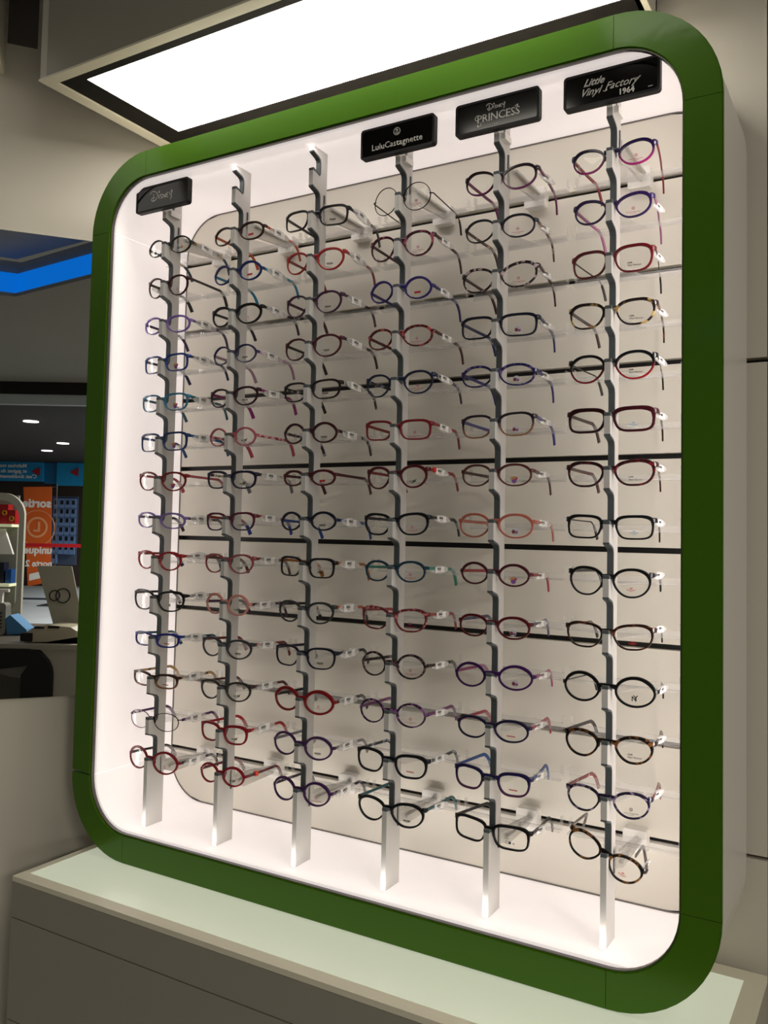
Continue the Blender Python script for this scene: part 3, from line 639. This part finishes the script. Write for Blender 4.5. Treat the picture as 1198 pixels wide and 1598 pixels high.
for k in range(6):
    for i in range(14):
        dim, st = DIM[k][i], ST[k][i]
        X = X0+k*DX+TH/2; z = ZB+13-i
        g = bpy.data.objects.new('eyeglasses', None); col.objects.link(g); g.empty_display_size = .01
        where = ', %s on %s' % (ROWN[i], RODN[k]) if not ('second from bottom' in st[6]) else ', on leftmost rod'
        g['label'] = st[6]+where; g['category'] = 'eyeglasses'; g['group'] = 'glasses on the ' + RODN[k]
        roll = math.radians(rnd.uniform(-1.2, 1.2)); yawg = math.radians(rnd.uniform(-1.5, 1.5)); pit = math.radians(rnd.uniform(-1, 2)); dz = 0
        if (k, i) == (5, 13): roll = math.radians(24); dz = .0; yawg = math.radians(8)
        if (k, i) == (4, 13): yawg = math.radians(-3)
        if (k, i) == (0, 12): yawg = math.radians(2)
        g.rotation_euler = (-pit, roll, yawg)
        g.location = world((X, YR+.15, z-.05+dz)); WL[g.name] = Vector((0, 0, 0))
        mbf, outs, wrap, cx, zc, a, b, hinge = front_mesh(dim, st)
        kk = (.85, .8, .7, .6, .5, .42)[k]; fm = acetate(st[1], kk); tm = acetate(st[2], kk)  # shade put into the base colours: darker rod by rod to the right
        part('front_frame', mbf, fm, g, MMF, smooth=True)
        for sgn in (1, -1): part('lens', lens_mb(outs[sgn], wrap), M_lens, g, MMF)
        pm = print_mesh(st[4])
        if pm: inst('lens_print', pm, g, (cx*MM_, (wrap(cx)-.75)*MM_, (zc-b*.42)*MM_), (0, 0, math.atan(14*cx/3600)))
        metal = st[2].startswith('m:')
        hh = 1.1 if metal else 2.6; ww = .7 if metal else 1.25
        inward = rnd.uniform(2, 6) if k < 4 else rnd.uniform(7, 12)
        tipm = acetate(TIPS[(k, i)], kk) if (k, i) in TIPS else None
        for sgn in (1, -1):
            hx, hy, hz = hinge; end = 84; inn = inward*(1 if sgn > 0 else .6) if k < 5 else inward*(1.6 if sgn > 0 else .9)
            drop = -2-1.5*rnd.random()
            pts = []
            for t in range(7):
                u = t/6; pts.append(((sgn*(hx-inn*u**1.3), hy+end*u, hz+drop*u), 1, 1-.25*u*(1-u)*2))
            for t in range(1, 7):
                u = t/6; an = math.radians(12+50*min(1, u*1.3)); px_, py_, pz_ = pts[-1][0]
                pts.append(((px_-sgn*.5, py_+6.2*math.cos(an), pz_-6.2*math.sin(an)), 1, 1.05+.25*u))
            sec = [(-ww, -hh*.8), (-ww, hh*.8), (-ww*.5, hh), (ww*.5, hh), (ww, hh*.8), (ww, -hh*.8), (ww*.5, -hh), (-ww*.5, -hh)]
            cut = 8
            mbt = MB(); mbt.sweep(pts if not tipm else pts[:cut+1], sec)
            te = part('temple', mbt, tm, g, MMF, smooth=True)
            if tipm or metal:
                mbt = MB(); mbt.sweep([(p, 1.25 if not metal else 1.7, q*(1.15 if not metal else 2.0)) for p, w_, q in pts[cut:]], sec)
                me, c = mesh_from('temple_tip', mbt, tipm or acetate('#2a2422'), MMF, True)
                tp = bpy.data.objects.new('temple_tip', me); col.objects.link(tp); tp.parent = te; tp.location = c-te.location
            if (st[5] == 'r' and sgn == 1) or (st[5] == 'l' and sgn == -1):
                u = .42 if k < 3 else .34+.1*rnd.random()
                tg = inst('price_tag', SLEEVE, g, (sgn*(hx-inn*u**1.3+1.6)*MM_, (hy+end*u)*MM_, (hz+drop*u-.5-2*rnd.random())*MM_), (math.radians(rnd.uniform(-6, 3)), 0, math.radians(sgn*inn*.6-(18 if k > 3 else 8 if k == 3 else 0)*sgn+(180 if sgn < 0 else 0))))
                sc_ = (1, 1, 1, .8, .72, .66)[k]; tg.scale = (1, sc_, sc_); inst('label', LABEL, tg)
            if (k, i, sgn) == (1, 13, 1):
                mbt = MB(); mbt.box(sgn*hx-4, sgn*hx+1, hy+22, hy+30, hz-5, hz+3); part('security_clip', mbt, mat('orange_clip', '#d8401c', .4), g, MMF)
            if (k, i, sgn) == (3, 6, 1):
                mbt = MB(); mbt.disc((hy+14, hz), 4.5, lambda u, v, t: (t, u, v), hx-1, hx+2, 16); part('red_ornament', mbt, mat('red_ornament', '#c81818', .4), g, MMF)


# ================================================================ THE SHOP SEEN IN THE MIRROR (stands behind the photographer)
CAMP = Vector((17.7075, -14.4859)); YAW = .507829
RH = Vector((math.cos(YAW), math.sin(YAW))); FH = Vector((-math.sin(YAW), math.cos(YAW)))
def MR(v):
    """(across, away, height) behind the glass -> where the thing really stands in the shop"""
    q = CAMP+RH*v[0]+FH*v[1]; q = q-2*((q-P0).dot(nW)-.06)*nW
    return Vector((q.x*S, q.y*S, (v[2]+ZF)*S))
UZ = lambda u, v, t: (u, t, v)
def mr(name, mb, m, label, cat, group=None):
    o = part(name, mb, m, None, MR); return tag(o, label, cat, group)
def mthing(name, label, cat, loc): return thing(name, label, cat, MR(loc), raw=True)
def mtext(mb, t, size, u, z, D, **kw):
    v, f = text_mb(t, size, .05, **kw); mb.add([(u-p, D+c, z+q) for p, q, c in v], f)
def mbox(x0_, x1_, d0, d1, z0_, z1_): b = MB(); b.box(x0_, x1_, d0, d1, z0_, z1_); return b
M_shopceil = mat('shop_ceiling_paint', '#a2a49e', .8); M_mallceil = mat('mall_dark_ceiling', '#241c18', .8); M_band = mat('pale_bulkhead', '#cfdbe2', .6)
M_blue = mat('blue_led_cove', '#0a60c0', .5, emit='#0078e8', estr=.8); M_blue2 = mat('blue_glow_face', '#103a60', .6, emit='#0a3c66', estr=.3)
M_dl = mat('downlight_glow', '#ffffff', .5, emit='#ffffff', estr=3)
def mstruct(name, mb, m): o = part(name, mb, m, None, MR); o['kind'] = 'structure'; return o
# ceiling of the shop with a stepped blue-lit cove
cz = 26.4
mb = MB(); mb.prism([(-75, 45), (-34.05, 67), (-26, 62), (-5, 48), (-5, 30), (-75, 30)], XY, cz+2.6, cz+2.9); mstruct('ceiling_cove', mb, M_shopceil)
mb = MB(); mb.prism([(-75, 48.0), (-34.05, 67), (-22, 59.0), (-22, 108), (-75, 108)], XY, cz-.5, cz-.2); mstruct('ceiling', mb, M_shopceil)
mb = MB(); mb.ring([(-75, 48.3), (-34.05, 67.3), (-22, 59.3)], [(-75, 48.6), (-34.05, 67.7), (-22, 59.6)], XY, cz-.2, cz+1.5, closed=False); mr('cove_light', mb, M_blue, 'blue LED strip lighting the ceiling cove, seen in the mirror', 'cove light')
mb = MB(); mb.ring([(-75, 48.7), (-34.05, 67.8), (-22, 59.7)], [(-75, 48.9), (-34.05, 68), (-22, 59.9)], XY, cz-.2, cz+2.6, closed=False); mstruct('ceiling_cove_face', mb, M_shopceil)
mstruct('wall_bulkhead', mbox(-75, -30, 108, 109, 23.0, 30), M_band)
mstruct('wall_bulkhead_gap', mbox(-75, -30, 107.6, 107.9, 24.3, 26.0), mat('bulkhead_slot', '#181614', .7))
mstruct('ceiling_mall', mbox(-150, -40, 109, 262, 26.0, 26.4), M_mallceil)
for u, D in ((-72.4, 150), (-84.2, 190), (-97, 210)):
    mb = MB(); mb.disc((u, D), 1.3, XY, 25.8, 25.98, 16); mr('downlight', mb, M_dl, 'small round white downlight in the dark mall ceiling', 'downlight', 'mall downlights')
# far shelf wall with blue header
mstruct('wall_far', mbox(-170, -90, 262, 264, -ZF, 27), mat('brown_gondola', '#3a302a', .7))
h = mthing('shop_header', 'sky blue header band with white French text, seen in the mirror', 'shop header', (-118, 250, 19))
M_hd = mat('sky_blue_header', '#1490c8', .6); M_hd2 = mat('sky_blue_return', '#0e6a98', .6)
part('front_panel', mbox(-145, -116.5, 250, 251, 20.1, 25.85), M_hd, h, MR); part('side_panel', mbox(-116.5, -112.3, 251, 254, 19.6, 25.8), M_hd2, h, MR); part('front_panel', mbox(-112.3, -98, 250, 251, 19.0, 25.85), M_hd, h, MR)
mb = MB()
for t_, u, z_ in (("Ma\u00eetrisez vos a", -126, 24.7), ('et gagnez du t', -125.6, 23.1), ("C'est doublement", -123.8, 21.5)): mtext(mb, t_, 1.55, u, z_, 249.9, bold=.03)
part('lettering', mb, M_tag, h, MR)
mb = MB()
for u in (-118.5, -107): mb.prism([(u-1.3, 23), (u+1.2, 24.4), (u+1.2, 21.8)], UZ, 249.7, 249.9)
part('arrow', mb, mat('arrow_red', '#a81c24', .5), h, MR)
# packs of accessories
M_pk = mat('pale_blue_pack', '#6a88b8', .5); M_pk2 = mat('dark_pack_window', '#10141c', .4)
PK = MB(); PK.box(-.8, .8, -.3, .3, -1.6, 1.6, 0); PK.box(-.45, .45, -.35, -.3, -.2, 1.1, 1)
first = None
for r_i in range(7):
    for c_i in range(4):
        if r_i == 6 and c_i > 0: continue
        u, z_ = -114.2+1.75*c_i, 13.6-2.75*r_i
        mb = MB(); mb.add([(a_+u, b_+255, c_+z_) for a_, b_, c_ in PK.v], PK.f); mb.mi = list(PK.mi)
        o = part('accessory_pack', mb, [M_pk, M_pk2], None, MR); tag(o, 'small pale blue accessory pack with dark window hanging behind the banner', 'package', 'blue accessory packs')
mr('pegboard', mbox(-116, -108.3, 256, 257, -5, 16), mat('pack_board', '#44546e', .6), 'blue grey board holding the accessory packs', 'display board')
# orange exit banner
bn = mthing('exit_banner', 'orange upright banner reading sortie unique porte 2, seen in the mirror', 'banner', (-93, 200, -ZF))
M_or = mat('orange_fabric', '#d8601c', .7); M_or2 = mat('pale_orange_print', '#e8a070', .7)
mb = MB(); mb.prism([(-97.7, 16.2), (-90.9, 16.4), (-90.3, -6.4), (-95.7, -7.5)], UZ, 200, 200.12); part('fabric', mb, M_or, bn, MR)
mb = MB(); mtext(mb, 'sortie', 2.9, -94.3, 12.3, 199.95, bold=.1); mtext(mb, 'unique', 2.5, -93.6, 1.1, 199.95, bold=.08); mtext(mb, 'porte 2', 2.1, -93.3, -2.1, 199.95, bold=.06); part('lettering', mb, M_tag, bn, MR)
mb = MB(); mb.ring(arc(-94, 6.6, 2.5, 0, 360, 30), arc(-94, 6.6, 2.0, 0, 360, 30), UZ, 199.9, 200, closed=False); mb.ring(arc(-94, 6.4, 4.3, -60, 240, 30), arc(-94, 6.4, 4.15, -60, 240, 30), UZ, 199.9, 200, closed=False)
mtext(mb, 'L', 3.2, -94, 6.6, 199.93, bold=.12); part('round_emblem', mb, M_or2, bn, MR)
mb = MB(); mb.prism([(-95.4, -4.6), (-90.6, -3.4), (-90.6, -5.0), (-95.4, -6.2)], UZ, 199.9, 199.98); part('white_strip', mb, M_tag, bn, MR)
mb = MB(); mb.tube([(-89.7, 200.1, 17), (-89.3, 200.1, -ZF+.3)], .12); mb.tube([(-91, 200.1, 16.3), (-89.7, 200.1, 16.4)], .1); mb.box(-92, -87, 197, 203, -ZF, -ZF+.3); part('pole', mb, M_alu, bn, MR)
bl = mthing('barrier_belt', 'red retractable barrier belt across the exit banner', 'barrier belt', (-84, 190, -ZF))
part('belt', mbox(-94.5, -76, 190, 190.1, 2.2, 3.0), mat('red_belt', '#c01020', .6), bl, MR)
for u in (-94.7, -75.8): part('post', mbox(u-.3, u+.3, 189.8, 190.4, -ZF+.05, 3.3), M_alu, bl, MR)
# pale mall floor
mstruct('floor_mall', mbox(-130, -50, 150, 255, -ZF, -ZF+.05), mat('pale_mall_tile', '#c8d4dc', .35)); mstruct('floor_threshold', mbox(-110, -60, 214, 219, -ZF+.05, -ZF+.1), mat('dark_threshold', '#2a3444', .5))
# white arched shelf unit
ar = mthing('shelf_unit', 'white rounded shelf unit with red boxes, at left in the mirror', 'shelf unit', (-49, 88, -ZF))
M_arch = mat('white_arch', '#b4b2a6', .5)
mb = MB(); mb.ring(rrect(-56, -42.75, -ZF, 10.7, 2.4, 10), rrect(-55, -43.3, -2.2, 9.9, 1.9, 10), UZ, 88, 88.4); part('frame', mb, M_arch, ar, MR)
mb = MB(); mb.box(-55.5, -44.5, 90.2, 90.5, -ZF, 10.5); part('back_panel', mb, mat('shelf_back', '#8a8a80', .6), ar, MR)
for z_ in (7.1, .8): part('shelf', mbox(-55, -44.3, 88.4, 90.2, z_, z_+.3), mat('lit_shelf_edge', '#e8e8c8', .5, emit='#d8dcb0', estr=.5), ar, MR)
M_rb = mat('red_box', '#a01418', .5); M_yb = mat('yellow_seal', '#b09020', .5)
for q in range(4):
    u = -47.3+q*.78; t_ = 9.5 if q < 3 else 8.9; mb = MB()
    mb.box(u, u+.74, 89, 90, 7.42, t_, 0); mb.ring(arc(u+.37, t_-.9, .27, 0, 360, 14), arc(u+.37, t_-.9, .15, 0, 360, 14), UZ, 88.95, 89, closed=False, mi=1)
    o = part('red_box', mb, [M_rb, M_yb], None, MR); tag(o, 'red product box with a yellow ring on the top shelf in the mirror', 'box', 'red boxes on the mirror shelf')
mb = MB(); mb.prism([(-47.6, 6.9), (-45.3, 6.9), (-44.3, 4.2), (-47.6, 4.2)], UZ, 89, 89.3); mr('display_card', mb, M_tag, 'slanted white card standing on the middle shelf of the unit', 'card')
mr('camera_box', mbox(-47.8, -45.2, 89, 90, 1.1, 3.3), mat('navy_box', '#14182c', .5), 'dark navy box on the lower shelf of the white unit', 'box')
mr('small_blue_box', mbox(-45.0, -44.4, 89, 90, 1.1, 2.6), mat('blue_box', '#1c4a88', .5), 'small blue box beside the dark box on the lower shelf', 'box')
# desk
dk = mthing('reception_desk', 'white desk with rounded black inner side and grey top, seen in the mirror', 'desk', (-30, 70, -ZF))
M_dw = mat('white_desk', '#a8a294', .4); M_db = mat('desk_black', '#060606', .6); M_dg = mat('grey_desk_top', '#5a544c', .5)
part('desk_top', mbox(-46, -27.0, 66.5, 80, -2.3, -2.0), M_dg, dk, MR)
mb = MB(); mb.box(-46, -20, 66, 66.6, -2.3, -1.95); mb.box(-31.2, -14, 66, 80, -2.35, -2.0); part('desk_edge', mb, M_dw, dk, MR)
mb = MB(); mb.prism([(-30.5, -2.3), (-14, -2.3), (-14, -ZF), (-29.3, -ZF), (-29.3, -4.2), (-29.6, -3.2)], UZ, 66.1, 79); part('desk_side', mb, M_dw, dk, MR)
mb = MB(); mb.prism([(-46, -2.35)]+[(-31.3+2.0*math.sin(math.radians(q)), -4.35+2.0*math.cos(math.radians(q))) for q in range(0, 91, 10)]+[(-29.3, -ZF), (-31.75, -ZF), (-31.7, -4.3), (-31.2, -3.6), (-33.5, -3.9), (-46, -4.2)], UZ, 65.7, 66.1); part('black_lining', mb, M_db, dk, MR)
mb = MB(); mb.box(-46, -31, 76, 78, -ZF, -3); part('modesty_panel', mb, mat('desk_panel', '#8a867c', .5), dk, MR)
mb = MB(); mb.prism([(-37, -3.9), (-32.0, -3.5), (-31.9, -5.0), (-33.5, -4.9), (-37, -4.0)], UZ, 68, 74); mr('visitor_chair', mb, mat('pale_seat', '#a8a6a0', .5), 'pale curved chair seat under the desk in the mirror', 'chair')
dv = mthing('measuring_device', 'cream desk measuring device with dark keys, lying on the desk', 'device', (-30.2, 67.5, -2))
mb = MB(); mb.prism([(-32.2, -1.95), (-32.1, -1.2), (-31.5, -.8), (-30.2, -.55), (-28.5, -.7), (-28.0, -1.0), (-28.1, -1.5), (-30.4, -1.9)], UZ, 67, 69.2); part('body', mb, mat('cream_device', '#b4ab94', .4), dv, MR)
mb = MB(); mb.box(-32.4, -31.5, 66.8, 67.2, -1.85, -1.2); mb.box(-31.4, -30.6, 66.95, 67.5, -.85, -.7); mb.box(-30.3, -29.4, 66.95, 67.5, -.8, -.62); part('dark_keys', mb, M_db, dv, MR)
st_ = mthing('logo_stand', 'slanted cream card stand with two linked black rings on the desk', 'stand', (-31, 71, -2))
mb = MB(); mb.prism([(-32.8, 4.0), (-29.9, 4.0), (-28.5, -1.9), (-30.9, -1.9)], UZ, 70, 70.15); part('card', mb, mat('cream_card', '#a9a594', .6), st_, MR)
mb = MB()
for u, r0 in ((-31.2, .46), (-30.5, .62)): mb.ring(arc(u, 1.55, r0, 0, 360, 24), arc(u, 1.55, r0-.07, 0, 360, 24), UZ, 69.93, 70, closed=False)
part('rings', mb, M_inkk, st_, MR)
sb = mthing('sanitiser_bottle', 'clear pump bottle with white label at left end of desk', 'bottle', (-36.6, 72, -2))
mb = MB(); mb.prism(rrect(-37.4, -36.0, -2, .7, .3, 4), UZ, 71.5, 72.4); part('body', mb, mat('milky_bottle', '#8c8c84', .3), sb, MR)
mb = MB(); mb.box(-36.8, -36.5, 71.8, 72.1, .7, 1.6); mb.box(-37.2, -36.0, 71.8, 72.1, 1.6, 1.85); part('pump', mb, M_tag, sb, MR)
mb = MB()
for q in range(5): mb.box(-37.2, -36.3, 71.4, 71.48, -.2-.3*q, -.1-.3*q)
part('label_print', mb, M_inkk, sb, MR)
mb = MB(); mb.prism([(-36.0, -.6), (-35.6, -.3), (-34.9, -.9), (-34.2, -1.5), (-34.0, -1.9), (-35.8, -1.95)], UZ, 71.5, 73); mr('face_masks', mb, mat('mask_blue', '#4a86b8', .7), 'small heap of light blue face masks on the desk', 'face masks')

def mfill(u, D, z_, size, e_):  # unseen area lights added to brighten the mirrored shop
    l = bpy.data.lights.new('shop_fill', 'AREA'); l.shape = 'RECTANGLE'; l.size, l.size_y = size; l.energy = e_; l.color = (1, .95, .86)
    o = bpy.data.objects.new('shop_fill', l); o.location = MR((u, D, z_)); col.objects.link(o)
mfill(-10, 60, 25, (.8, .8), 14); mfill(-24, 88, 22, (.6, .6), 90); mfill(-48, 170, 25, (.8, .8), 230); mfill(-60, 235, 25, (1, .6), 230)


# ================================================================ LIGHT / CAMERA
w = bpy.data.worlds.new('world'); sc.world = w; w.use_nodes = True
w.node_tree.nodes['Background'].inputs[0].default_value = (.62, .60, .52, 1); w.node_tree.nodes['Background'].inputs[1].default_value = .16
def lamp(name, loc, size, energy, color, rot=(0, 0, 0)):
    l = bpy.data.lights.new(name, 'AREA'); l.shape = 'RECTANGLE'; l.size, l.size_y = size; l.energy = energy; l.color = color
    o = bpy.data.objects.new(name, l); o.location = world(loc); o.rotation_euler = rot; col.objects.link(o); return o
# unseen area lights added in the case to brighten the slat panel
for nm, loc, size, d, pw_ in (('case_fill_right', (WI+.2, .2, HI/2), (.3*S, 14.5*S), (-.8, .6, 0), .82), ('case_fill_top', (WI/2, .44, HI-.1), (12.5*S, .08*S), (0, .8, -.6), .28),
                               ('case_fill_bottom', (WI/2, .2, .1), (12.5*S, .08*S), (0, .75, .66), .38), ('case_fill_left', (.08, .2, HI/2), (.08*S, 14*S), (.6, .8, 0), .18)):
    lo = lamp(nm, loc, size, pw_, (1, .93, .88)); dv_ = Vector(d).normalized()
    xa = Vector((1, 0, 0)) if d[0] == 0 else Vector((0, 0, 1)).cross(dv_)*-1
    xa.normalize(); za = -dv_; ya = za.cross(xa)
    mm = Matrix((xa, ya, za)).transposed().to_4x4(); mm.translation = lo.location; lo.matrix_world = mm; lo.data.spread = math.radians(115)
# shop ceiling over the case with unseen light panels
mb = MB(); mb.box(-14, 14, -23, YB, 26, 26.3); o = part('ceiling_shop', mb, mat('ceiling_white', '#9a978e', .8)); o['kind'] = 'structure'
for x_, y_, a_, b_ in ((10.6, -14.6, 1.9, .9), (3, -20, 2.5, 1.6)):  # first one reflects in the green frame, second added as front fill
    mb = MB(); mb.box(x_-a_, x_+a_, y_-b_, y_+b_, 25.9, 26.0); o = part('ceiling_light', mb, mat('ceiling_lamp_glow', '#ffffff', .5, emit=(1, .93, .8, 1), estr=7)); tag(o, 'unseen white ceiling lamp of the shop, above the photographer', 'ceiling light', 'recessed shop ceiling lamps')
cam = bpy.data.cameras.new('camera'); co = bpy.data.objects.new('camera', cam); col.objects.link(co); sc.camera = co
cam.sensor_fit = 'VERTICAL'; cam.sensor_height = 24; cam.sensor_width = 18; cam.lens = 1301.24/1598*24
cam.shift_x = -72.5466/1598; cam.shift_y = -32.4654/1598; cam.clip_start = .02; cam.clip_end = 200
r_ = Vector((.87407444, .48544649, .01831879)); u_ = Vector((.00686955, -.05005679, .99872275)); f_ = Vector((-.48574343, .87283218, .04708816))
m = Matrix((r_, u_, -f_)).transposed().to_4x4(); m.translation = world((17.7075, -14.4859, 7.5437)); co.matrix_world = m
sc.view_settings.view_transform = 'Standard'; sc.view_settings.look = 'None'; sc.view_settings.gamma = 1; sc.view_settings.exposure = 0
sc.cycles.transparent_max_bounces = 64; sc.cycles.max_bounces = 8; sc.cycles.transmission_bounces = 6
